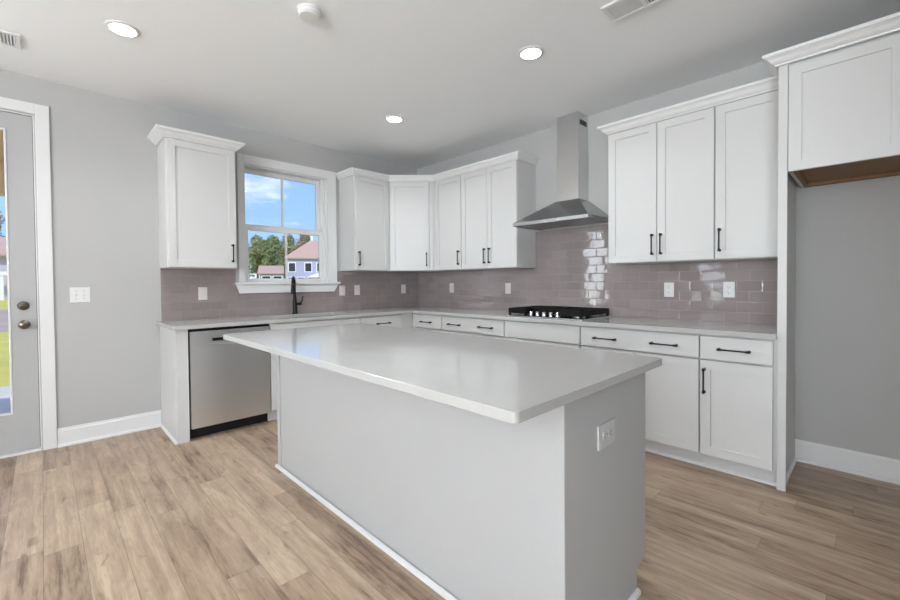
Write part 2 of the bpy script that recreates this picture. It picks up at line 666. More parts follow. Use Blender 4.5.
structure(MB().box(-WT, ROOM_X + WT, ROOM_Y - WT, WT, -0.08, 0.0).build('floor', M['floor']), 'wood look plank floor in grey brown tones', 'floor')
structure(MB().box(-WT, ROOM_X + WT, ROOM_Y - WT, WT, CEIL, CEIL + 0.1).build('ceiling', M['ceiling']), 'flat white painted ceiling', 'ceiling')
mb = MB(F_WINDOW)
holed_wall(mb, ROOM_Y, 0.0, -WT, 0.0, 0.0, CEIL, [(WIN[0], WIN[1], WIN[2], WIN[3]), DOOR] + [(a, b, 0.7, 2.4) for a, b in SIDE_WIN])
structure(mb.build('wall_left', M['wall']), 'light grey wall with the window and the glazed door', 'wall')
structure(MB().box(-WT, ROOM_X + WT, 0.0, WT, 0.0, CEIL).build('wall_back', M['wall']), 'light grey wall behind the range hood', 'wall')
mb = MB()
holed_wall(mb, 0.0, ROOM_X, ROOM_Y - WT, ROOM_Y, 0.0, CEIL, [(a, b, 0.7, 2.4) for a, b in REAR_WIN])
structure(mb.build('wall_front', M['wall']), 'light grey wall of the living area', 'wall')
mb = MB(F_WINDOW)
holed_wall(mb, ROOM_Y, 0.0, ROOM_X, ROOM_X + WT, 0.0, CEIL, [(a, b, 0.7, 2.4) for a, b in EAST_WIN])
structure(mb.build('wall_right', M['wall']), 'light grey wall at the right of the living area', 'wall')
structure(MB().box(4.915, 5.035, -3.1, -0.001, 0.0, CEIL - 0.001).build('wall_alcove', M['wall']), 'grey wall closing the fridge alcove, lengthened out of view to shade the island end', 'wall')  # carried on past the alcove to keep light off the island end

BB = [(0.0, 0.0), (0.0, 0.14), (0.006, 0.14), (0.008, 0.124), (0.014, 0.118), (0.014, 0.022), (0.026, 0.018), (0.030, 0.010), (0.030, 0.0)]
structure(MB().sweep(BB, [(0.0005, -2.9465), (0.0005, -3.6045)][::-1]).build('baseboard_left', M['trim']), 'white baseboard between the door and the cabinets', 'baseboard')
structure(MB().sweep(BB, [(3.9665, -0.0005), (4.914, -0.0005)]).build('baseboard_back', M['trim']), 'white baseboard in the fridge alcove', 'baseboard')

# ---- kitchen window
win = thing('window_1', 'white double-hung window over the sink with houses outside', 'window', (0, -1.76, 1.14))
win['kind'] = 'structure'
mb = MB(F_WINDOW)
y0, y1, z0, z1 = WIN
cw, ct = 0.092, 0.018
mb.box(y0 - cw * 0.62, y0, 0.0005, ct, z0, z1 + 0.088, 0.002)
mb.box(y1, y1 + 0.105, 0.0005, ct, z0, z1 + 0.088, 0.002)
mb.box(y0, y1, 0.0005, ct, z1, z1 + 0.088, 0.002)
mb.build('casing', M['trim'], win)
mb = MB(F_WINDOW)
mb.box(y0 - 0.098, y1 + 0.135, -0.05, 0.042, z0 - 0.022, z0 + 0.002, 0.004)
mb.build('stool', M['trim'], win)
mb = MB(F_WINDOW)
mb.prism([(y0 - 0.086, z0 - 0.023), (y1 + 0.118, z0 - 0.023), (y1 + 0.062, z0 - 0.106), (y0 - 0.055, z0 - 0.106)], 'd', 0.009, 0.026)
mb.build('apron', M['trim'], win)
mb = MB(F_WINDOW)                       # jamb liner
jt = 0.014
mb.box(y0 + 0.0005, y0 + jt, -0.135, -0.0005, z0 + 0.002, z1 - 0.0005)
mb.box(y1 - jt, y1 - 0.0005, -0.135, -0.0005, z0 + 0.002, z1 - 0.0005)
mb.box(y0 + jt, y1 - jt, -0.135, -0.0005, z1 - jt, z1 - 0.0005)
mb.box(y0 + jt, y1 - jt, -0.135, -0.05, z0 + 0.0005, z0 + 0.012)
mb.build('jamb', M['vinyl'], win)


def sash(name, ya, yb, za, zb, gl, d0, d1, mid):
    """gl = glass rectangle (y0,y1,z0,z1)"""
    mb = MB(F_WINDOW)
    mb.box(ya, gl[0], d0, d1, za, zb, 0.003)
    mb.box(gl[1], yb, d0, d1, za, zb, 0.003)
    mb.box(gl[0], gl[1], d0, d1, za, gl[2], 0.003)
    mb.box(gl[0], gl[1], d0, d1, gl[3], zb, 0.003)
    mb.box(mid - 0.011, mid + 0.011, d0 + 0.008, d1 - 0.008, gl[2], gl[3])
    s_ = mb.build(name, M['vinyl'], win)
    for a, b in ((gl[0], mid - 0.011), (mid + 0.011, gl[1])):
        MB(F_WINDOW).box(a, b, (d0 + d1) / 2 - 0.003, (d0 + d1) / 2 + 0.003, gl[2], gl[3]).build('pane', M['glass'], s_)
    return s_


sash('upper_sash', -2.219, -1.385, 1.80, 2.399, (-2.198, -1.428, 1.838, 2.350), -0.115, -0.085, -1.811)
sash('lower_sash', -2.219, -1.372, 1.258, 1.815, (-2.180, -1.415, 1.287, 1.770), -0.078, -0.048, -1.793)
MB(F_WINDOW).box(-1.384, -1.355, -0.118, -0.05, 1.258, 2.40).build('side_track', M['vinyl'], win)

# unseen windows of the living area, most added for light: frames and panes in the openings
k = 2
for a, b in SIDE_WIN:
    wn2 = structure(MB(F_WINDOW).box(a, b, -0.06, -0.03, 0.7, 0.75).box(a, b, -0.06, -0.03, 2.35, 2.4).box(a, a + .05, -0.06, -0.03, .75, 2.35).box(b - .05, b, -0.06, -0.03, .75, 2.35).box(a + .05, b - .05, -0.06, -0.03, 1.53, 1.57).build('window_%d' % k, M['vinyl']), 'white living area window in the left wall', 'window')
    k += 1
for a, b in REAR_WIN:
    structure(MB().box(a, b, ROOM_Y - 0.06, ROOM_Y - 0.03, 0.7, 0.75).box(a, b, ROOM_Y - 0.06, ROOM_Y - 0.03, 2.35, 2.4).box(a, a + .05, ROOM_Y - 0.06, ROOM_Y - 0.03, .75, 2.35).box(b - .05, b, ROOM_Y - 0.06, ROOM_Y - 0.03, .75, 2.35).box((a + b) / 2 - .03, (a + b) / 2 + .03, ROOM_Y - 0.06, ROOM_Y - 0.03, .75, 2.35).build('window_%d' % k, M['vinyl']), 'unseen white living area window, placed behind the camera for its light', 'window')
    k += 1
for a, b in EAST_WIN:
    structure(MB(F_WINDOW).box(a, b, ROOM_X + 0.03, ROOM_X + 0.06, 0.7, 0.75).box(a, b, ROOM_X + 0.03, ROOM_X + 0.06, 2.35, 2.4).box(a, a + .05, ROOM_X + 0.03, ROOM_X + 0.06, .75, 2.35).box(b - .05, b, ROOM_X + 0.03, ROOM_X + 0.06, .75, 2.35).build('window_%d' % k, M['vinyl']), 'unseen white living area window, added in the right wall for its light', 'window')
    k += 1

# ---- glazed door
dr = thing('door_1', 'tall white exterior door with a full glass pane and nickel knob', 'door', (0, -4.17, 0))
dr['kind'] = 'structure'
DY0, DY1, DZ0, DZ1 = -4.633, -3.700, 0.022, 2.476
LT = (-4.50, -3.834, 0.300, 2.358)
mb = MB(F_WINDOW)
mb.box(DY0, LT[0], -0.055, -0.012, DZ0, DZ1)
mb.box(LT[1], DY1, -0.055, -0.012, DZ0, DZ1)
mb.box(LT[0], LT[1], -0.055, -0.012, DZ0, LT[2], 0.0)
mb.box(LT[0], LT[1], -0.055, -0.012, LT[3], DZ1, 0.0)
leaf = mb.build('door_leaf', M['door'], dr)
mb = MB(F_WINDOW)
for a, b, c, d in ((LT[0], LT[1], LT[2], LT[2] + 0.012), (LT[0], LT[1], LT[3] - 0.012, LT[3]), (LT[0], LT[0] + 0.012, LT[2] + .012, LT[3] - .012), (LT[1] - 0.012, LT[1], LT[2] + .012, LT[3] - .012)):
    mb.box(a, b, -0.05, -0.006, c, d, 0.003)
mb.build('glazing_bead', M['trim'], leaf)
MB(F_WINDOW).box(LT[0] + .012, LT[1] - .012, -0.037, -0.031, LT[2] + .012, LT[3] - .012).build('glass', M['glass'], leaf)
mb = MB(F_WINDOW)
for a in ((DOOR[0] - 0.083, DOOR[0] - 0.006), (DOOR[1] + 0.006, DOOR[1] + 0.083)):
    mb.box(a[0], a[1], 0.0005, 0.018, 0.0, DOOR[3] + 0.083, 0.003)
mb.box(DOOR[0] - 0.006, DOOR[1] + 0.006, 0.0005, 0.018, DOOR[3] + 0.006, DOOR[3] + 0.083, 0.003)
mb.build('casing', M['trim'], dr)
mb = MB(F_WINDOW)
mb.box(DOOR[0] + .0005, DOOR[0] + 0.010, -0.135, 0.0, 0.02, DOOR[3] - 0.0005)
mb.box(DOOR[1] - 0.007, DOOR[1] - .0005, -0.135, 0.0, 0.02, DOOR[3] - 0.0005)
mb.box(DOOR[0] + 0.010, DOOR[1] - 0.007, -0.135, 0.0, DOOR[3] - 0.008, DOOR[3] - 0.0005)
mb.build('jamb', M['trim'], dr)
MB(F_WINDOW).box(DY1 + 0.0003, DOOR[1] - 0.0072, -0.054, -0.016, DZ0, DZ1).box(DOOR[0] + 0.0102, DY1, -0.054, -0.016, DZ1 + 0.0003, DOOR[3] - 0.0082).build('door_gap_shade', M['dark'], dr)  # dark strip filling the door gap, standing in for its shade
MB(F_WINDOW).box(DOOR[0] + .001, DOOR[1] - .001, -0.135, 0.012, 0.0005, 0.018, 0.003).build('threshold', M['trim'], dr)
MB(F_WINDOW).box(DOOR[1] - 0.0105, DOOR[1] - 0.0072, -0.045, -0.004, 0.905, 0.985).build('strike_plate', M['black'], dr)
kn = MB(F_WINDOW).revolve([(0.0, 0), (0.033, 0), (0.033, 0.004), (0.027, 0.009), (0.012, 0.011), (0.011, 0.026), (0.022, 0.034), (0.0275, 0.045), (0.026, 0.055), (0.015, 0.062), (0.0, 0.063)], (-3.766, -0.0115, 0.946), (0, 1, 0)).build('knob', M['nickel'], leaf, True)
db = MB(F_WINDOW).revolve([(0.0, 0), (0.033, 0), (0.033, 0.006), (0.028, 0.012), (0.012, 0.014), (0.011, 0.018), (0.0, 0.018)], (-3.768, -0.0115, 1.084), (0, 1, 0))
db = db.build('deadbolt', M['nickel'], leaf, True)
MB(F_WINDOW).box(-3.783, -3.753, 0.006, 0.019, 1.079, 1.089, 0.003).build('thumb_turn', M['nickel'], db)


# ------------------------------------------------------------------ cabinets
def pull(fr, parent, u, z, length, d, vertical):
    """black bar pull: thin bar on two flared feet"""
    mb = MB(fr)
    h = length / 2 - 0.008
    pr = 0.026
    for s in (-1, 1):
        q = (u, d, z + s * h) if vertical else (u + s * h, d, z)
        mb.revolve([(0.0095, 0), (0.0078, 0.010), (0.0078, pr + 0.004), (0.0, pr + 0.004)], q, (0, 1, 0), 12)
    a = (u, d + pr, z - length / 2) if vertical else (u - length / 2, d + pr, z)
    b = (u, d + pr, z + length / 2) if vertical else (u + length / 2, d + pr, z)
    m_ = [Vector(a).lerp(Vector(b), t) for t in (0, 0.1, 0.16, 0.84, 0.9, 1)]
    mb.tube(m_, [0.0076, 0.0076, 0.0050, 0.0050, 0.0076, 0.0076], 10)
    return mb.build('handle', M['black'], parent, True)


UZ0, UZ1 = 1.372, 2.426        # upper cabinets
UD = 0.312                     # body depth
CROWN = [(0.0, 2.4275), (0.010, 2.4275), (0.012, 2.436), (0.019, 2.441), (0.026, 2.449), (0.034, 2.462), (0.044, 2.471), (0.050, 2.474), (0.052, 2.480), (0.052, 2.4915), (0.0, 2.4915)]


def upper(fr, u0, u1, label, doors, group=None, body=None, z0=UZ0, z1=UZ1, dep=UD, name='wall_cabinet'):
    mid = fr @ Vector(((u0 + u1) / 2, dep / 2, z0))
    t = thing(name, label, 'cabinet', mid, group)
    mb = MB(fr)
    mb.box(u0 + 0.0006, u1 - 0.0006, 0.0015, dep, z0, z1, 0.0012)
    mb.build('body', M['cab'], t)
    for ua, ub, hu in doors:
        dd = MB(fr).shaker(ua, ub, z0 + 0.004, z1 - 0.004, dep + 0.0015, dep + 0.0205)
        o = dd.build('door', M['cab'], t)
        if hu is not None:
            pull(fr, o, hu, z0 + 0.133, 0.158, dep + 0.0205, True)
    return t


G = 0.0022
left_cab = upper(F_WINDOW, -2.936, -2.408, 'white wall cabinet left of the window, standing on its own', [(-2.936 + 0.010, -2.408 - G, -2.445)])
CROWN_W = [(o * 1.32, z + (0.003 if z > 2.46 else 0)) for o, z in CROWN]
cr_ = MB().sweep(CROWN_W, [(0.0015, -2.936), (UD + 0.006, -2.936), (UD + 0.006, -2.408), (0.0015, -2.408)])
cr_.build('crown_molding', M['trim'], left_cab)

upper(F_WINDOW, -1.186, -0.716, 'white single-door wall cabinet right of the window', [(-1.186 + 0.010, -0.716 - 0.006, -1.142)])

# diagonal corner cabinet
cc = thing('corner_wall_cabinet', 'white diagonal corner wall cabinet between the two walls', 'cabinet', (0.25, -0.25, UZ0))
poly = [(0.0015, -0.0015), (0.0015, -0.7154), (UD, -0.7154), (0.690, -UD), (0.690, -0.0015)]
MB().prism(poly, 'z', UZ0, UZ1).build('body', M['cab'], cc)
A = Vector((UD, -0.7154, 0))
B = Vector((0.690, -UD, 0))
dl = (B - A).length
F_DIAG = frame(A, B - A, Vector((B - A).cross(Vector((0, 0, 1)))))
dg = MB(F_DIAG).shaker(0.018, dl - 0.072, UZ0 + 0.004, UZ1 - 0.004, 0.0015, 0.0205).build('door', M['cab'], cc)
pull(F_DIAG, dg, dl - 0.108, UZ0 + 0.133, 0.158, 0.0205, True)
MB(F_DIAG).box(dl - 0.064, dl - 0.024, 0.0015, 0.0165, UZ0 + 0.001, UZ1 - 0.001, 0.002).build('filler_strip', M['cab'], cc)

upper(F_RANGE, 0.6915, 1.133, 'white single-door wall cabinet next to the diagonal corner cabinet', [(0.6915 + 0.020, 1.133 - 0.004, 1.095)])
upper(F_RANGE, 1.134, 1.889, 'white double-door wall cabinet left of the range hood', [(1.134 + 0.004, 1.5105 - G, 1.476), (1.5105 + G, 1.889 - 0.002, 1.545)])
upper(F_RANGE, 2.808, 3.5625, 'white double-door wall cabinet right of the range hood', [(2.808 + 0.002, 3.186 - G, 3.155), (3.186 + G, 3.5625 - 0.003, 3.217)])
upper(F_RANGE, 3.5635, 3.944, 'white single-door wall cabinet beside the tall fridge panel', [(3.5635 + 0.005, 3.944 - 0.006, 3.595)])
# crowns that run over several cabinets
ex = UD + 0.006
q = 0.006 * 0.4142
tag(MB().sweep(CROWN, [(0.0015, -1.186), (ex, -1.186), (ex, -0.7154 - q), (0.690 + q, -ex), (1.889, -ex), (1.889, -0.0015)]).build('crown_molding', M['trim']),
    'white crown molding around the corner over the cabinets left of the hood', 'crown molding')
tag(MB().sweep(CROWN_W, [(2.808, -0.0015), (2.808, -ex), (3.938, -ex)]).build('crown_molding', M['trim']),
    'white crown molding over the cabinets right of the hood', 'crown molding')

# tall fridge panel
pn = thing('end_panel', 'tall white side panel between base cabinets and fridge alcove', 'panel', (3.955, -0.3, 0))
MB().box(3.946, 3.965, -0.592, -0.0015, 0.0005, 2.452).build('panel', M['cab'], pn)
MB().box(3.946, 3.9885, -0.612, -0.5925, 0.0005, 2.452, 0.0012).build('front_stile', M['cab'], pn)
QR = [(0.0, 0.0005), (0.0, 0.019), (0.006, 0.0175), (0.012, 0.012), (0.014, 0.0005)]
MB().sweep(QR, [(3.9655, -0.592), (3.9655, -0.032)]).build('shoe_molding', M['trim'], pn)

# cabinet above the fridge alcove
fz0, fz1 = 1.846, 2.449
fc = thing('fridge_cabinet', 'deep white cabinet bridging over the empty fridge alcove', 'cabinet', (4.44, -0.3, fz0))
mb = MB()
mb.box(3.9895, 4.912, -0.598, -0.580, fz0, fz1)                 # face frame
mb.box(3.9895, 4.008, -0.579, -0.0015, fz0, fz1)
mb.box(4.893, 4.912, -0.579, -0.0015, fz0, fz1)
mb.box(4.009, 4.892, -0.579, -0.0015, fz0 + 0.03, fz1)
mb.build('body', M['cab'], fc)
mb = MB()
mb.box(4.009, 4.892, -0.579, -0.0015, fz0 + 0.016, fz0 + 0.0295)
mb.box(4.009, 4.892, -0.05, -0.0015, fz0 - 0.003, fz0 + 0.015)
mb.box(4.009, 4.030, -0.578, -0.051, fz0 - 0.003, fz0 + 0.015)
mb.build('raw_underside', M['wood'], fc)['label'] = 'brown unpainted wood underside'
for ua, ub in ((3.992, 4.4495), (4.4535, 4.910)):
    MB(F_RANGE).shaker(ua, ub, fz0 - 0.003, fz1 - 0.012, 0.5995, 0.6185).build('door', M['cab'], fc)
FCR = [(o * 1.28, z + 0.0235) for o, z in CROWN]
MB().sweep(FCR, [(3.946, -0.402), (3.946, -0.6165), (4.912, -0.6165)]).build('crown_molding', M['trim'], fc)

# ------------------------------------------------------------------ base cabinets
CT0, CT1 = 0.884, 0.914
BZ0, BZ1 = 0.100, 0.8825
BD = 0.608
FD0, FD1 = 0.6095, 0.6295
DRZ = (0.727, 0.8705)
DOZ = (0.107, 0.7165)


def base(fr, u0, u1, label, fronts, u_body=None, kick=True, name='base_cabinet', group=None):
    """fronts: list of ('drawer'|'false'|'door', ua, ub, [pull us])"""
    ub0, ub1 = u_body or (u0, u1)
    mid = fr @ Vector(((u0 + u1) / 2, BD / 2, 0))
    mid.z = 0
    t = thing(name, label, 'cabinet', mid, group)
    mb = MB(fr)
    if name == 'sink_cabinet':
        mb.box(ub0 + 0.0006, ub1 - 0.0006, 0.003, BD, BZ0, 0.64)
        mb.box(ub0 + 0.0006, ub0 + 0.018, 0.003, BD, 0.64, BZ1)
        mb.box(ub1 - 0.018, ub1 - 0.0006, 0.003, BD, 0.64, BZ1)
        mb.box(ub0 + 0.018, ub1 - 0.018, BD - 0.018, BD, 0.64, BZ1)
    else:
        mb.box(ub0 + 0.0006, ub1 - 0.0006, 0.003, BD - 0.014, BZ0, BZ1, 0.001)
    mb.build('body', M['cab'], t)
    if kick:
        MB(fr).box(u0 + 0.0006 + (0.0 if u0 > 0.62 or u0 < 0 else 0.03), min(u1 - 0.0006, -0.56 if u1 < 0 else 9), 0.03, 0.556, 0.0005, BZ0 - 0.0005).build('toe_kick', M['cab'], t)
    for kind, ua, ub, hs in fronts:
        if kind in ('drawer', 'false'):
            o = MB(fr).box(ua, ub, FD0, FD1, DRZ[0], DRZ[1], 0.0015).build('drawer' if kind == 'drawer' else 'false_front', M['cab'], t)
            for hu in hs:
                pull(fr, o, hu, 0.795, 0.172, FD1, False)
        elif kind == 'filler':
            MB(fr).box(ua, ub, BD - 0.0135, BD + 0.004, BZ0 + 0.002, BZ1 - 0.002, 0.001).build('filler_strip', M['cab'], t)
        else:
            o = MB(fr).shaker(ua, ub, DOZ[0], DOZ[1], FD0, FD1).build('door', M['cab'], t)
            for hu in hs:
                pull(fr, o, hu, 0.585, 0.162, FD1, True)
    return t


# range wall, left to right
base(F_RANGE, 0.6095, 1.1205, 'white base cabinet in the corner, first of the range wall run', [('filler', 0.6135, 0.647, []), ('drawer', 0.650, 1.1205 - 0.003, [0.873]), ('door', 0.650, 1.1205 - 0.003, [0.69])])
base(F_RANGE, 1.1215, 1.9585, 'white base cabinet left of the cooktop, wide drawer with two pulls', [('drawer', 1.1215 + .0045, 1.9585 - .0045, [1.314, 1.740]), ('door', 1.1215 + .0045, 1.5385, [1.50]), ('door', 1.5425, 1.9585 - .0045, [1.58])])
base(F_RANGE, 1.9595, 2.7155, 'white base cabinet under the cooktop with a plain front panel', [('false', 1.9595 + .0045, 2.7155 - .0045, []), ('door', 1.9595 + .0045, 2.3355, [2.30]), ('door', 2.3395, 2.7155 - .0045, [2.375])])
base(F_RANGE, 2.7165, 3.5505, 'white base cabinet right of the cooktop, wide drawer with two pulls', [('drawer', 2.7165 + .0045, 3.5505 - .004, [2.920, 3.336]), ('door', 2.7165 + .0045, 3.1315, [3.09]), ('door', 3.1355, 3.5505 - .004, [3.176])])
base(F_RANGE, 3.5515, 3.945, 'white narrow base cabinet beside the fridge panel, one drawer over one door', [('drawer', 3.5515 + .004, 3.929, [3.738]), ('door', 3.5515 + .004, 3.929, [3.579])])
# window wall
base(F_WINDOW, -2.2385, -1.3225, 'white sink base cabinet under the window beside the dishwasher', [('false', -2.2385 + .003, -1.3225 - .003, []), ('door', -2.2385 + .003, -1.7825, [-1.82]), ('door', -1.7785, -1.3225 - .003, [-1.74])], name='sink_cabinet')
base(F_WINDOW, -1.3215, -0.6085, 'white base cabinet right of the sink, reaching into the corner', [('drawer', -1.3215 + .003, -0.779, [-1.036]), ('door', -1.3215 + .003, -0.779, [-0.83]), ('filler', -0.776, -0.6135, [])])
tag(MB().sweep([(0.0, 0.0005), (0.0, 0.019), (0.006, 0.0175), (0.012, 0.012), (0.014, 0.0005)], [(0.633, -0.5565), (3.9455, -0.5565)]).build('shoe_molding', M['trim']),
    'white shoe molding along the toe kick of the range wall', 'molding')

# end panel beside the dishwasher
ep = thing('end_panel', 'white end panel and filler strip left of the dishwasher', 'panel', (0.3, -2.93, 0))
MB().box(0.0015, 0.590, -2.9445, -2.9255, 0.0005, 0.8825).build('panel', M['cab'], ep)
MB().box(0.5905, 0.611, -2.9445, -2.8625, 0.0005, 0.8825, 0.0012).build('filler_strip', M['cab'], ep)
MB().sweep(QR, [(0.034, -2.945), (0.608, -2.945)]).build('shoe_molding', M['trim'], ep)

# dishwasher
dw = thing('dishwasher', 'stainless steel dishwasher with a pocket handle under the counter', 'dishwasher', (0.3, -2.55, 0))
MB(F_WINDOW).box(-2.8605, -2.2405, 0.02, 0.598, 0.10, 0.8815).build('tub', M['dark'], dw)
MB(F_WINDOW).box(-2.8605, -2.2405, 0.02, 0.54, 0.0005, 0.0995).build('kick_plate', M['dark'], dw)
D0, D1 = 0.600, 0.632
ya, yb, za, zb = -2.853, -2.246, 0.099, 0.860
pa, pb, pc, pd = -2.815, -2.285, 0.742, 0.800
mb = MB(F_WINDOW)
mb.box(ya, pa, D0, D1, za, zb)
mb.box(pb, yb, D0, D1, za, zb)
mb.box(pa, pb, D0, D1, za, pc)
mb.box(pa, pb, D0, D1, pd, zb)
mb.box(pa, pb, D0, D0 + 0.006, pc, pd)
dwd = mb.build('door', M['steel_v'], dw)
mb = MB(F_WINDOW)
mb.prism([(D0 + 0.0065, pd - 0.001), (D1 + 0.004, pd - 0.001), (D1 + 0.004, pd - 0.012), (D0 + 0.022, pd - 0.026), (D0 + 0.0065, pd - 0.026)], 'u', pa + 0.12, pb - 0.001)
mb.build('pocket_handle', M['glassblack'], dwd)
MB(F_WINDOW).box(ya, yb, D0, 0.622, zb + 0.0005, zb + 0.010).build('control_strip', M['glassblack'], dw)

# countertop with sink cut-out
SK = (0.150, 0.560, -2.165, -1.355)      # x0,x1,y0,y1
ct = thing('countertop', 'light grey quartz L-shaped countertop along both walls', 'countertop', (0.32, -1.5, CT0))
mb = MB()
X1 = 0.647
r_ = 0.016
Yl = -2.969
arc = [(X1 - r_ + r_ * math.sin(a), Yl + r_ - r_ * math.cos(a)) for a in [i * PI / 12 for i in range(7)]]
mb.prism([(0.0015, Yl)] + arc + [(X1, SK[2]), (0.0015, SK[2])], 'z', CT0, CT1)
mb.box(0.0015, SK[0], SK[2], SK[3], CT0, CT1)
mb.box(SK[1], X1, SK[2], SK[3], CT0, CT1)
mb.prism([(0.0015, SK[3]), (X1, SK[3]), (X1, -X1), (3.9455, -X1), (3.9455, -0.0015), (0.0015, -0.0015)], 'z', CT0, CT1)
bmesh.ops.remove_doubles(mb.bm, verts=mb.bm.verts[:], dist=0.00005)
mb.build('slab', M['quartz'], ct)
# sink
sk = thing('sink', 'stainless undermount sink set into the counter below the window', 'sink', (0.355, -1.76, 0.66))
mb = MB()
a0, a1, b0, b1 = SK[0] - 0.012, SK[1] + 0.012, SK[2] - 0.012, SK[3] + 0.012
t_ = 0.0022
mb.box(a0, a0 + t_ + 0.009, b0, b1, 0.665, CT0 - 0.0006)
mb.box(a1 - t_ - 0.009, a1, b0, b1, 0.665, CT0 - 0.0006)
mb.box(a0 + 0.011, a1 - 0.011, b0, b0 + 0.011, 0.665, CT0 - 0.0006)
mb.box(a0 + 0.011, a1 - 0.011, b1 - 0.011, b1, 0.665, CT0 - 0.0006)
mb.box(a0 + 0.011, a1 - 0.011, b0 + 0.011, b1 - 0.011, 0.665, 0.672)
mb.build('basin', M['steel'], sk)
MB().revolve([(0, 0), (0.045, 0), (0.045, 0.003), (0.03, 0.001), (0, 0.001)], (0.355, -1.76, 0.6725), (0, 0, 1)).build('drain', M['chrome'], sk, True)
# faucet
fx, fy = 0.095, -1.775
fa = thing('faucet', 'matte black pull-down faucet standing behind the sink', 'faucet', (fx, fy, CT1))
mb = MB()
mb.revolve([(0.0, 0.0005), (0.030, 0.0005), (0.030, 0.006), (0.0265, 0.010), (0.024, 0.02), (0.0225, 0.12), (0.018, 0.17), (0.0145, 0.20), (0, 0.20)], (fx, fy, CT1), (0, 0, 1))
mb.build('body', M['black'], fa, True)
dv = Vector((0.83, -0.52, 0)).normalized()
R_ = 0.066
base_p = Vector((fx, fy, CT1 + 0.19))
pts = [base_p, base_p + Vector((0, 0, 0.06)), base_p + Vector((0, 0, 0.125))]
cen = base_p + Vector((0, 0, 0.125)) + dv * R_
for i in range(1, 11):
    a = PI - i * PI / 10
    pts.append(cen + dv * math.cos(a) * R_ + Vector((0, 0, math.sin(a) * R_)))
mb = MB().tube(pts, 0.0125, 16)
mb.build('spout', M['black'], fa, True)
e_ = pts[-1]
MB().revolve([(0.0, -0.002), (0.0135, -0.002), (0.0155, 0.02), (0.019, 0.075), (0.0195, 0.105), (0.0, 0.105)], e_, (0, 0, -1)).build('spray_head', M['black'], fa, True)
mb = MB()
mb.cyl((fx, fy + 0.018, CT1 + 0.105), (fx, fy + 0.068, CT1 + 0.105), 0.0155, 0.0155)
mb.tube([(fx, fy + 0.060, CT1 + 0.105), (fx + 0.008, fy + 0.076, CT1 + 0.135), (fx + 0.010, fy + 0.085, CT1 + 0.185)], [0.0085, 0.0075, 0.006], 12)
mb.build('lever', M['black'], fa, True)

# ------------------------------------------------------------------ backsplash
mb = MB(F_WINDOW)
t0, t1 = 0.0008, 0.0085
mb.box(-2.928, -2.321, t0, t1, CT1 + .0005, UZ0 - .0005)
mb.box(-2.321, -1.222, t0, t1, CT1 + .0005, 1.2225)
mb.box(-1.222, -0.009, t0, t1, CT1 + .0005, UZ0 - .0005)
tag(mb.build('tile_backsplash', M['tile_y']), 'glossy mauve-grey subway tile backsplash below the window', 'backsplash')
mb = MB(F_RANGE)
mb.box(0.0008, 1.8895, t0, t1, CT1 + .0005, UZ0 - .0005)
mb.box(1.8895, 2.8075, t0, t1, CT1 + .0005, 1.746)
mb.box(2.8075, 3.9455, t0, t1, CT1 + .0005, UZ0 - .0005)
tag(mb.build('tile_backsplash', M['tile_x']), 'glossy mauve-grey subway tile backsplash behind the cooktop', 'backsplash')

# ------------------------------------------------------------------ range hood
HX0, HX1, HD = 1.965, 2.718, 0.500
hz0, hz1, hz2 = 1.748, 1.776, 1.975
cx0, cx1, cd = 2.252, 2.470, 0.195
hd = thing('range_hood', 'stainless steel chimney range hood above the cooktop', 'range hood', (2.34, -0.25, hz0))
mb = MB(F_RANGE)
# lip ring
mb.box(HX0, HX1, HD - 0.006, HD, hz0, hz1)
mb.box(HX0, HX0 + 0.006, 0.002, HD - 0.006, hz0, hz1)
mb.box(HX1 - 0.006, HX1, 0.002, HD - 0.006, hz0, hz1)
lip = mb.build('front_lip', M['steel'], hd)
mb = MB(F_RANGE)
A = [(HX0, 0.002), (HX0, HD), (HX1, HD), (HX1, 0.002)]
B = [(cx0 - 0.01, 0.002), (cx0 - 0.01, cd + 0.012), (cx1 + 0.01, cd + 0.012), (cx1 + 0.01, 0.002)]
va = [mb.v((p[0], p[1], hz1 + 0.0004)) for p in A]
vb = [mb.v((p[0], p[1], hz2)) for p in B]
mb.face(va)
mb.face(vb)
for i in range(4):
    mb.face([va[i], va[(i + 1) % 4], vb[(i + 1) % 4], vb[i]])
mb.build('canopy', M['steel_hood_shaded'], hd)
mb = MB(F_RANGE)
mb.box(cx0, cx1, 0.002, cd, hz2 + 0.0004, 2.41)
mb.build('lower_chimney', M['steel_chimney_lit'], hd)
mb = MB(F_RANGE)
mb.box(cx0 + 0.003, cx1 - 0.003, 0.002, cd - 0.003, 2.4104, CEIL - 0.006)
uc = mb.build('upper_chimney', M['steel_chimney_lit'], hd)
for i in range(5):
    MB(F_RANGE).box(cx1 - 0.0028, cx1 - 0.0015, 0.035 + i * 0.026, 0.053 + i * 0.026, 2.655, 2.70).build('vent_slot', M['dark'], uc)
mb = MB(F_RANGE)
mb.box(HX0 + 0.0065, HX1 - 0.0065, 0.002, HD - 0.0065, hz0 + 0.012, hz0 + 0.018)
fl = mb.build('underside', M['steel'], hd)
for a, b in ((HX0 + 0.05, 2.335), (2.347, HX1 - 0.05)):
    mb = MB(F_RANGE)
    n = 9
    wv = (b - a) / n
    for i in range(n):
        mb.box(a + i * wv, a + (i + 0.62) * wv, 0.06, HD - 0.06, hz0 + 0.006, hz0 + 0.0118)
    mb.build('grease_filter', M['steel'], hd)
for i in range(4):
    MB(F_RANGE).revolve([(0, 0), (0.006, 0), (0.006, 0.0025), (0, 0.003)], (2.27 + i * 0.05, HD, (hz0 + hz1) / 2), (0, 1, 0), 14).build('button', M['chrome'], lip, True)

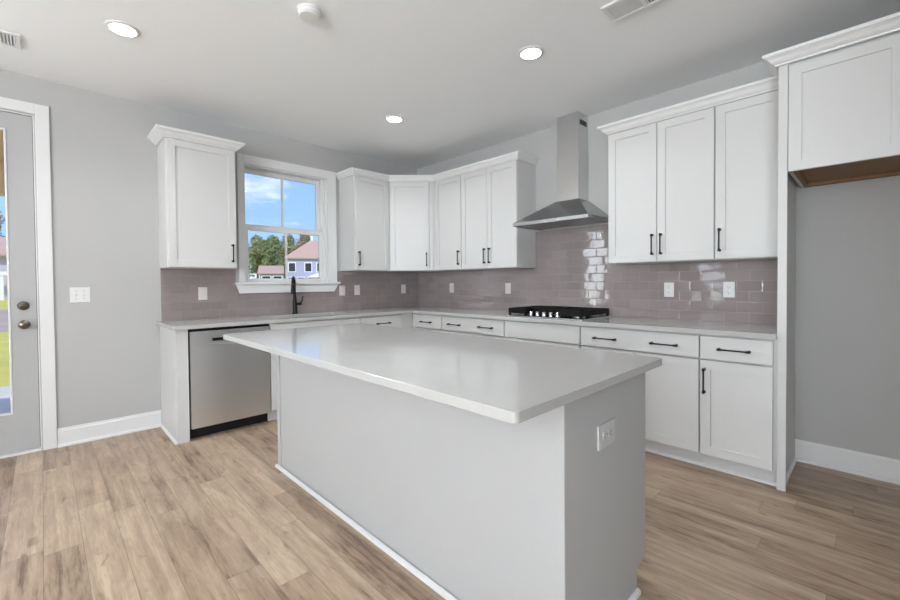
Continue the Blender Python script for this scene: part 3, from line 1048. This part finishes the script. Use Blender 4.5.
# ------------------------------------------------------------------ cooktop
KX0, KX1, KD0, KD1 = 1.966, 2.710, 0.070, 0.592
ck = thing('gas_cooktop', 'stainless gas cooktop with black cast-iron grates and five knobs', 'cooktop', (2.34, -0.33, CT1))
MB(F_RANGE).box(KX0, KX1, KD0, KD1, CT1 + 0.0005, CT1 + 0.009, 0.003).build('tray', M['steel'], ck)
MB(F_RANGE).box(KX0 + 0.006, KX1 - 0.006, KD0 + 0.006, KD1 - 0.016, CT1 + 0.0092, CT1 + 0.0112, 0.0006).build('burner_deck', M['glassblack'], ck)['label'] = 'black top surface'
kz = CT1 + 0.0115
burn = [(2.07, 0.20, 0.045), (2.07, 0.45, 0.038), (2.338, 0.27, 0.055), (2.606, 0.20, 0.040), (2.606, 0.45, 0.045)]
for bx, bd, br in burn:
    b_ = MB(F_RANGE).revolve([(0, 0), (br + 0.012, 0), (br + 0.010, 0.012), (br, 0.016), (0, 0.016)], (bx, bd, kz), (0, 0, 1), 24).build('burner', M['steel'], ck, True)
    MB(F_RANGE).revolve([(0, 0), (br, 0), (br, 0.008), (br - 0.006, 0.011), (0, 0.011)], (bx, bd, kz + 0.0165), (0, 0, 1), 24).build('burner_cap', M['iron'], b_, True)
gz0, gz1 = CT1 + 0.030, CT1 + 0.076


def grate(ua, ub, da, db, cross_u, cross_d):
    mb = MB(F_RANGE)
    w_ = 0.014
    mb.box(ua, ub, da, da + w_, gz0, gz1, 0.003)
    mb.box(ua, ub, db - w_, db, gz0, gz1, 0.003)
    mb.box(ua, ua + w_, da + w_, db - w_, gz0, gz1, 0.003)
    mb.box(ub - w_, ub, da + w_, db - w_, gz0, gz1, 0.003)
    for c in cross_u:
        mb.box(c - 0.006, c + 0.006, da + w_, db - w_, gz0 + 0.008, gz1 - 0.001, 0.002)
    for c in cross_d:
        mb.box(ua + w_, ub - w_, c - 0.006, c + 0.006, gz0 + 0.008, gz1 - 0.002, 0.002)
    for u in (ua + 0.010, ub - 0.010):
        for d in (da + 0.010, db - 0.010):
            mb.box(u - 0.009, u + 0.009, d - 0.009, d + 0.009, kz, gz0 + 0.001)
    mb.build('grate', M['iron'], ck)


grate(KX0 + 0.008, 2.165, KD0 + 0.012, KD1 - 0.010, [2.02, 2.07, 2.12], [0.20, 0.325, 0.45])
grate(2.167, 2.507, KD0 + 0.012, 0.480, [2.25, 2.338, 2.42], [0.27])
grate(2.509, KX1 - 0.008, KD0 + 0.012, KD1 - 0.010, [2.56, 2.606, 2.65], [0.20, 0.325, 0.45])
for i in range(5):
    MB(F_RANGE).revolve([(0, 0), (0.0215, 0), (0.0215, 0.004), (0.0185, 0.006), (0.0175, 0.038), (0.015, 0.041), (0, 0.041)], (2.203 + i * 0.0668, 0.552, kz), (0, 0, 1), 22).build('knob', M['chrome'], ck, True)

# ------------------------------------------------------------------ island
IX0, IX1, IY0, IY1 = 1.545, 3.693, -2.553, -1.906
isl = thing('kitchen_island', 'white kitchen island base with plain panels in mid room', 'island', ((IX0 + IX1) / 2, (IY0 + IY1) / 2, 0))
IZ = 0.8835
pnl = 0.006
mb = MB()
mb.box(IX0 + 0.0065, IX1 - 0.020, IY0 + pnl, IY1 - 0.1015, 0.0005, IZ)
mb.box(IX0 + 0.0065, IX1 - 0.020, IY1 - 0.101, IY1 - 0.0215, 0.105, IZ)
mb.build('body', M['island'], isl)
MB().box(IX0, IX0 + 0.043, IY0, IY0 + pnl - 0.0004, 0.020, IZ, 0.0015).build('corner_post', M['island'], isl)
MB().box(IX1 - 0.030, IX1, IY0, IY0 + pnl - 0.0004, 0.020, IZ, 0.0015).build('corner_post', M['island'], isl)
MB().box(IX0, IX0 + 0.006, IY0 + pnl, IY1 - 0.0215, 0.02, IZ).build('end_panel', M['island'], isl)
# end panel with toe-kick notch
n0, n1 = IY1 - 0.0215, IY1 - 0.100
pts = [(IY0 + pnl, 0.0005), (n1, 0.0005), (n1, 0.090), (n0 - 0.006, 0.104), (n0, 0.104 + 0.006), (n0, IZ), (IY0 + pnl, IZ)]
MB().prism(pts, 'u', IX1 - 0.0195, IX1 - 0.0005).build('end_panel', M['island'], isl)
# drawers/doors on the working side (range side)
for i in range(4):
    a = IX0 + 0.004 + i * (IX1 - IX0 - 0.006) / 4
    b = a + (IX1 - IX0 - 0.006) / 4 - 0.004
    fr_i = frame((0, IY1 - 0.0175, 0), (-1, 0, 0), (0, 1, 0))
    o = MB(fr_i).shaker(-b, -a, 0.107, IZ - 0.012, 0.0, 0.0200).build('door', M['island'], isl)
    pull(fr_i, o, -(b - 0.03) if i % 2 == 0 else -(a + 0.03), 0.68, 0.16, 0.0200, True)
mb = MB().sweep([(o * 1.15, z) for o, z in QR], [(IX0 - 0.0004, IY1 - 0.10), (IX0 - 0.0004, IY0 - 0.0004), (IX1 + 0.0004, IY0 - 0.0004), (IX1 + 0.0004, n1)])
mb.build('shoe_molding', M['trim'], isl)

itop = MB()
TX0, TX1, TY0, TY1 = 1.466, 3.741, -2.859, -1.862


def rounded(x0, x1, y0, y1, r):
    p = []
    for cx_, cy_, a0_ in ((x1 - r, y0 + r, -PI / 2), (x1 - r, y1 - r, 0), (x0 + r, y1 - r, PI / 2), (x0 + r, y0 + r, PI)):
        for i in range(7):
            a = a0_ + i * PI / 12
            p.append((cx_ + r * math.cos(a), cy_ + r * math.sin(a)))
    return p


lay = [(0.0015, CT0 + 0.0002), (0.0, CT0 + 0.0015), (0.0, CT1 - 0.002), (0.0006, CT1 - 0.0006), (0.002, CT1)]
rings = []
for ins, z in lay:
    rings.append([itop.v((x, y, z)) for x, y in rounded(TX0 + ins, TX1 - ins, TY0 + ins, TY1 - ins, 0.018)])
itop.face(rings[0])
itop.face(rings[-1])
for A, B in zip(rings, rings[1:]):
    for i in range(len(A)):
        itop.face([A[i], A[(i + 1) % len(A)], B[(i + 1) % len(A)], B[i]])
tag(itop.build('island_countertop', M['quartz']), 'light grey quartz slab with rounded corners on the island', 'countertop')


# ------------------------------------------------------------------ wall plates
def duplex(fr, u, z, label, horizontal=False, mat='plate', d=0.0088, w_=0.074, h_=0.117, group=None):
    loc = fr @ Vector((u, d, z))
    t = thing('outlet', label, 'outlet', loc, group)
    fr2 = fr
    if horizontal:
        fr2 = fr @ Matrix.Translation((u, 0, z)) @ Matrix.Rotation(PI / 2, 4, 'Y') @ Matrix.Translation((-u, 0, -z))
    MB(fr2).box(u - w_ / 2, u + w_ / 2, d, d + 0.006, z - h_ / 2, z + h_ / 2, 0.0022).build('plate', M[mat], t)
    for s in (-1, 1):
        zc = z + s * 0.0205
        rc = MB(fr2)
        pp = [(u + 0.017 * math.cos(a) * (1.0), zc + max(-0.0135, min(0.0135, 0.017 * math.sin(a)))) for a in [i * 2 * PI / 24 for i in range(24)]]
        rc.prism(pp, 'd', d + 0.0062, d + 0.0085)
        ro = rc.build('receptacle', M[mat], t)
        sl = MB(fr2)
        sl.box(u - 0.0075, u - 0.0055, d + 0.0086, d + 0.0091, zc - 0.003, zc + 0.005)
        sl.box(u + 0.0055, u + 0.0075, d + 0.0086, d + 0.0091, zc - 0.003, zc + 0.005)
        sl.box(u - 0.0022, u + 0.0022, d + 0.0086, d + 0.0091, zc - 0.0105, zc - 0.0065)
        sl.build('slots', M['slot'], ro)
    MB(fr2).revolve([(0, 0), (0.003, 0), (0.003, 0.001), (0, 0.0013)], (u, d + 0.0061, z), (0, 1, 0), 10).build('screw', M['chrome'], t)
    return t


def rocker(fr, u, z, label, mat='plate2', d=0.0088, w_=0.074, h_=0.117, group=None):
    t = thing('wall_plate', label, 'wall plate', fr @ Vector((u, d, z)), group)
    MB(fr).box(u - w_ / 2, u + w_ / 2, d, d + 0.006, z - h_ / 2, z + h_ / 2, 0.0022).build('plate', M[mat], t)
    MB(fr).prism([(d + 0.0062, z - 0.033), (d + 0.010, z - 0.033), (d + 0.0072, z), (d + 0.0085, z + 0.033), (d + 0.0062, z + 0.033)], 'u', u - 0.0165, u + 0.0165).build('insert', M[mat], t)
    return t


gp = 'pale plates on the tile backsplash'
rocker(F_WINDOW, -2.608, 1.146, 'pale wall plate on tile left of the window, above the dishwasher', group=gp)
rocker(F_WINDOW, -1.168, 1.146, 'pale wall plate on tile touching the window trim at right', group=gp)
rocker(F_WINDOW, -0.970, 1.148, 'pale wall plate on tile, second right of the window', group=gp)
rocker(F_WINDOW, -0.268, 1.150, 'pale wall plate on tile closest to the corner, window side', group=gp)
rocker(F_RANGE, 0.656, 1.162, 'pale wall plate on tile under the first cabinet right of the corner', group=gp)
rocker(F_RANGE, 1.533, 1.160, 'pale wall plate on tile just left of the cooktop', group=gp)
duplex(F_RANGE, 3.170, 1.155, 'white duplex outlet on tile right of the range hood', group=gp)
duplex(F_RANGE, 3.583, 1.158, 'white duplex outlet on tile nearest the fridge panel', group=gp)
F_IEND = frame((IX1, 0, 0), (0, 1, 0), (1, 0, 0))
duplex(F_IEND, -2.279, 0.700, 'white horizontal outlet on the end of the island', horizontal=True, mat='plate3', d=0.0004, w_=0.084, h_=0.127)

sw = thing('light_switch', 'white two-gang toggle switch plate on grey wall beside the door', 'light switch', (0.001, -3.456, 1.156))
MB(F_WINDOW).box(-3.5165, -3.3965, 0.0006, 0.0066, 1.097, 1.215, 0.0022).build('plate', M['plate'], sw)
for u in (-3.480, -3.434):
    MB(F_WINDOW).prism([(0.0068, 1.146), (0.0085, 1.146), (0.017, 1.164), (0.015, 1.168), (0.0068, 1.166)], 'u', u - 0.005, u + 0.005).build('toggle', M['plate'], sw)
    for z_ in (1.126, 1.186):
        MB(F_WINDOW).revolve([(0, 0), (0.003, 0), (0.003, 0.001), (0, 0.0013)], (u, 0.0068, z_), (0, 1, 0), 8).build('screw', M['slot'], sw)

# ------------------------------------------------------------------ ceiling fittings
LIGHTS = [(1.182, -3.293, 'round recessed ceiling light nearest the door'), (2.718, -1.290, 'round recessed ceiling light nearest the range hood'), (1.190, -1.279, 'round recessed ceiling light over the corner between window and range')]
LIGHTS += [(2.72, -3.29, 'unseen recessed ceiling light added above the front of the island')]  # out of view, assumed from the grid and added to brighten the island
for x, y, lb in LIGHTS:
    t = thing('recessed_light', lb, 'ceiling light', (x, y, CEIL), 'recessed ceiling lights')
    MB().revolve([(0.066, -0.0005), (0.088, -0.0005), (0.087, -0.004), (0.080, -0.008), (0.067, -0.009), (0.066, -0.0005)], (x, y, CEIL), (0, 0, 1), 40).build('trim_ring', M['trim'], t, True)
    MB().revolve([(0, -0.0005), (0.0655, -0.0005), (0.0655, -0.0065), (0, -0.0075)], (x, y, CEIL), (0, 0, 1), 40).build('diffuser', M['lamp'], t, True)
    ld = bpy.data.lights.new('lamp', 'AREA')
    ld.shape = 'DISK'
    ld.size = 0.12
    ld.spread = math.radians(135)
    ld.energy = ISLAND_LAMP if 'island' in lb else LAMP_POWER
    ld.color = LAMP_COLOR
    lo = bpy.data.objects.new('lamp', ld)
    COL.objects.link(lo)
    lo.parent = t
    lo.location = (0, 0, -0.012)

sd = thing('smoke_detector', 'round white smoke detector on the ceiling', 'smoke detector', (2.105, -2.56, CEIL))
MB().revolve([(0, -0.0005), (0.068, -0.0005), (0.068, -0.010), (0, -0.010)], (2.105, -2.56, CEIL), (0, 0, 1), 40).build('base', M['trim'], sd, True)
MB().revolve([(0, -0.0104), (0.064, -0.0104), (0.063, -0.026), (0.052, -0.036), (0.0, -0.038)], (2.105, -2.56, CEIL), (0, 0, 1), 40).build('cover', M['trim'], sd, True)


def register(x0, x1, y0, y1, label, banks, along):
    """ceiling register; slats run along `along`; banks: list of (a, b, tilt sign) on the other axis"""
    t = thing('ceiling_vent', label, 'vent', ((x0 + x1) / 2, (y0 + y1) / 2, CEIL))
    b_ = 0.024
    mb = MB()
    zt, zb_ = CEIL - 0.0008, CEIL - 0.012
    mb.box(x0, x1, y0, y0 + b_, zb_, zt, 0.003)
    mb.box(x0, x1, y1 - b_, y1, zb_, zt, 0.003)
    mb.box(x0, x0 + b_, y0 + b_, y1 - b_, zb_, zt, 0.003)
    mb.box(x1 - b_, x1, y0 + b_, y1 - b_, zb_, zt, 0.003)
    for (a, b, s), nx in zip(banks, banks[1:]):
        if along == 'y':
            mb.box(b, nx[0], y0 + b_, y1 - b_, zb_, zt)
        else:
            mb.box(x0 + b_, x1 - b_, b, nx[0], zb_, zt)
    mb.build('frame', M['trim'], t)
    MB().box(x0 + b_, x1 - b_, y0 + b_, y1 - b_, CEIL - 0.0016, CEIL - 0.0009).build('duct_shade', M['dark'], t)  # dark sheet standing in for the shade behind the slats
    for a, b, s in banks:
        n = max(3, int((b - a) / 0.0145))
        st = (b - a) / n
        for i in range(n):
            c = a + (i + 0.5) * st
            h = 0.0045
            k_ = 0.0068 * s
            q_ = [(c - k_ - 0.0008, CEIL - 0.0115), (c - k_ + 0.0008, CEIL - 0.0115), (c + k_ + 0.0008, CEIL - 0.002), (c + k_ - 0.0008, CEIL - 0.002)]
            mb = MB()
            if along == 'y':
                mb.prism(q_, 'd', y0 + b_, y1 - b_)
            else:
                mb.prism(q_, 'u', x0 + b_, x1 - b_)
            mb.build('slat', M['trim'], t)
    return t


register(3.255, 3.640, -1.395, -1.215, 'white ceiling vent with two banks of slats near the fridge alcove', [(3.280, 3.435, 1), (3.455, 3.615, -1)], 'y')
register(0.484, 0.684, -4.10, -3.735, 'white ceiling vent near the glazed door', [(-4.075, -3.925, 1), (-3.91, -3.76, -1)], 'x')

# ------------------------------------------------------------------ outdoors
structure(MB().box(-120, -WT - 0.001, -60, 80, -0.5, -0.25).build('ground', M['lawn']), 'sunny lawn outside the house', 'ground')
structure(MB().box(-2.68, -WT - 0.002, -5.6, -2.9, -0.249, -0.04).build('porch_floor', M['porch']), 'pale porch slab outside the glazed door', 'porch')
structure(MB().box(-4.0, -2.70, -5.6, -2.9, -0.249, -0.15).build('walkway', M['concrete']), 'pale concrete walkway beyond the porch', 'walkway')
structure(MB().box(-34, -15.5, -30, 30, -0.249, -0.235).build('road', M['mulch']), 'pinkish road beyond the lawn', 'road')
pc = thing('porch_roof', 'tan boarded porch ceiling and beam outside the door', 'porch roof', (-1.4, -4.25, 2.3))
MB().box(-2.75, -WT - 0.002, -5.6, -2.95, 2.62, 2.72).build('ceiling_boards', M['tan'], pc)
MB().box(-2.75, -2.45, -5.6, -2.95, 2.275, 2.6195).build('beam', M['tan'], pc)
for yy in (-5.55, -3.1):
    MB().box(-2.70, -2.55, yy, yy + 0.15, -0.0395, 2.2745).build('post', M['whitepaint'], pc)

# lavender house seen through the window
VD = Vector((-69.0, 29.4, 0)).normalized()
VR = Vector((29.4, 69.0, 0)).normalized()        # to the viewer's right
HO = Vector((-64.8, 25.8, 0))
FH = frame(HO, VR, -VD)
hs = thing('neighbour_house', 'lavender two-storey house with pink roof seen through the window', 'house', HO)
MB(FH).box(0, 9.0, -9, 0, -0.25, 5.5).build('wall', M['siding'], hs)
mb = MB(FH)
e0 = [mb.v(p) for p in ((-0.4, 0.4, 5.5), (9.4, 0.4, 5.5), (9.4, -9.4, 5.5), (-0.4, -9.4, 5.5))]
e1 = [mb.v(p) for p in ((-0.4, 0.4, 5.7), (9.4, 0.4, 5.7), (9.4, -9.4, 5.7), (-0.4, -9.4, 5.7))]
rg = [mb.v((4.4, -4.5, 9.3)), mb.v((4.9, -4.5, 9.3))]
mb.face(e0)
for i in range(4):
    mb.face([e0[i], e0[(i + 1) % 4], e1[(i + 1) % 4], e1[i]])
mb.face([e1[0], e1[1], rg[1], rg[0]])
mb.face([e1[1], e1[2], rg[1]])
mb.face([e1[2], e1[3], rg[0], rg[1]])
mb.face([e1[3], e1[0], rg[0]])
mb.build('roof', M['roof'], hs)
MB(FH).box(4.1, 4.5, -4.6, -4.2, 8.9, 9.9).build('chimney', M['whitepaint'], hs)


def hwin(fr, parent, u, z, w_=1.0, h_=1.4):
    o = MB(fr).box(u - w_ / 2 - .14, u + w_ / 2 + .14, 0.001, 0.08, z - .14, z + h_ + .14).build('window', M['whitepaint'], parent)
    MB(fr).box(u - w_ / 2, u + w_ / 2, 0.081, 0.1, z, z + h_).build('pane', M['pane'], o)


for u in (0.85, 3.45, 5.4, 7.6):
    hwin(FH, hs, u, 3.35)
for u in (0.7, 2.2, 5.4, 7.6):
    hwin(FH, hs, u, 0.9)
pr_ = MB(FH)
pr_.prism([(3.0, 2.3), (6.6, 2.3), (4.8, 3.05)], 'd', 0.1, 1.8)
pr_.build('porch_gable', M['whitepaint'], hs)
for u in (3.1, 6.3):
    MB(FH).box(u, u + 0.2, 1.5, 1.7, -0.25, 2.295).build('porch_post', M['whitepaint'], hs)
# garage wing, left of the house
gh = thing('garage', 'low lavender garage with pink roof left of the two-storey house', 'garage', HO + VR * -2.5)
MB(FH).box(-4.1, -0.45, -6, 1.5, -0.25, 2.9).build('wall', M['siding'], gh)
mb = MB(FH)
mb.prism([(1.9, 2.9), (1.9, 3.05), (-2.3, 4.4), (-6.4, 3.05), (-6.4, 2.9)], 'u', -4.4, -0.42)
mb.build('roof', M['roof'], gh)
FG = FH @ Matrix.Translation((0, 1.5, 0))
for u in (-3.1, -1.4):
    hwin(FG, gh, u, 1.0, 1.2, 1.5)

# house seen through the door
FD = frame((-61.5, -12.5, 0), (0, 1, 0), (1, 0, 0))
h2 = thing('far_house', 'pale house with pink roof and white columns seen through the door', 'house', (-61.5, -8, 0))
MB(FD).box(0, 9.5, -8, 0, -0.25, 4.5).build('wall', M['siding2'], h2)
mb = MB(FD)
mb.prism([(0.8, 4.5), (0.8, 4.75), (-3.8, 6.9), (-8.6, 4.75), (-8.6, 4.5)], 'u', -0.5, 10.0)
mb.build('roof', M['roof'], h2)
for u in (0.2, 2.9, 5.6, 8.2):
    MB(FD).box(u, u + 0.3, 1.4, 1.7, -0.25, 2.4).build('column', M['whitepaint'], h2)
MB(FD).box(-0.2, 9.7, 1.25, 1.8, 2.405, 2.8).build('porch_beam', M['whitepaint'], h2)
for u in (1.6, 4.4, 7.2):
    hwin(FD, h2, u, 0.9)


# trees
def tree_mesh(seed, h, rad, n):
    rnd = random.Random(seed)
    bm = bmesh.new()
    blobs = []
    for i in range(9):
        a = rnd.uniform(0, 2 * PI)
        rr = rad * rnd.uniform(0.0, 0.62)
        zz = h * rnd.uniform(0.38, 0.86)
        blobs.append((Vector((rr * math.cos(a), rr * math.sin(a), zz)), rad * rnd.uniform(0.32, 0.5)))
    blobs.append((Vector((0, 0, h * 0.88)), rad * 0.34))
    for i in range(n):
        c, r = rnd.choice(blobs)
        d = Vector((rnd.gauss(0, 1), rnd.gauss(0, 1), rnd.gauss(0, 1))).normalized()
        p = c + d * r * (rnd.random() ** 0.4)
        s = rnd.uniform(0.10, 0.24)
        t1 = Vector((rnd.gauss(0, 1), rnd.gauss(0, 1), rnd.gauss(0, 1))).normalized()
        t2_ = d.cross(t1)
        if t2_.length < 1e-3:
            continue
        t2_.normalize()
        vs = [bm.verts.new(p + t1 * s), bm.verts.new(p + t2_ * s * 0.7), bm.verts.new(p - t1 * s), bm.verts.new(p - t2_ * s * 0.7)]
        bm.faces.new(vs)
    me = bpy.data.meshes.new('crown')
    bm.to_mesh(me)
    bm.free()
    return me


def bush_mesh(seed, h, rad, n):
    me = tree_mesh(seed, h, rad, n)
    for v_ in me.vertices:
        v_.co.z = (v_.co.z - h * 0.18) * 1.2
    return me


TM = [tree_mesh(1, 10.5, 3.4, 5200), tree_mesh(2, 9.5, 3.0, 5200), tree_mesh(3, 12.0, 3.0, 3600), bush_mesh(4, 6.0, 3.4, 4800)]
for me, mt in zip(TM, (M['leaf'], M['leaf2'], M['leaf3'], M['leaf'])):
    me.materials.append(mt)


def tree(u, back, kind, h, label):
    loc = HO + VR * u + VD * back
    loc.z = -0.25
    t = thing('tree', label, 'tree', loc, 'trees behind the houses')
    c = bpy.data.objects.new('crown', TM[kind])
    COL.objects.link(c)
    c.parent = t
    s = h / (10.5, 9.5, 12.0, 6.0)[kind]
    c.scale = (s, s, s)
    c.rotation_euler = (0, 0, u * 1.7)
    mb = MB()
    mb.tube([loc, loc + Vector((0.1, 0, h * 0.35)), loc + Vector((0, 0.1, h * 0.7))], [0.28, 0.2, 0.08], 8)
    mb.build('trunk', M['bark'], t)


tree(-13.2, 9, 0, 9.4, 'green tree at the far left edge of the window view')
tree(-5.6, 19, 1, 11.8, 'olive tree behind the left part of the garage roof')
tree(-2.4, 11, 0, 11.0, 'green tree behind the garage roof')
tree(0.4, 18, 1, 12.0, 'olive tree rising between the garage and the two-storey house')
tree(4.0, 26, 2, 14.0, 'thin dry tree behind the left slope of the house roof')
tree(7.4, 16, 2, 12.4, 'thin dry tree behind the top of the house roof')
for u, b_, lb in ((-8.0, 4, 'low leafy bush left of the garage'), (-1.2, 26, 'low leafy bush behind the garage roof')):
    tree(u, b_, 3, 6.6, lb)
loc = Vector((-76, -8.6, -0.25))
t = thing('bare_tree', 'dark thin-leaved tree above the roof seen through the door', 'tree', loc)
c = bpy.data.objects.new('crown', TM[2])
COL.objects.link(c)
c.parent = t
c.scale = (1.0, 1.0, 1.0)
MB().tube([loc, loc + Vector((0, 0, 8))], [0.25, 0.1], 8).build('trunk', M['bark'], t)
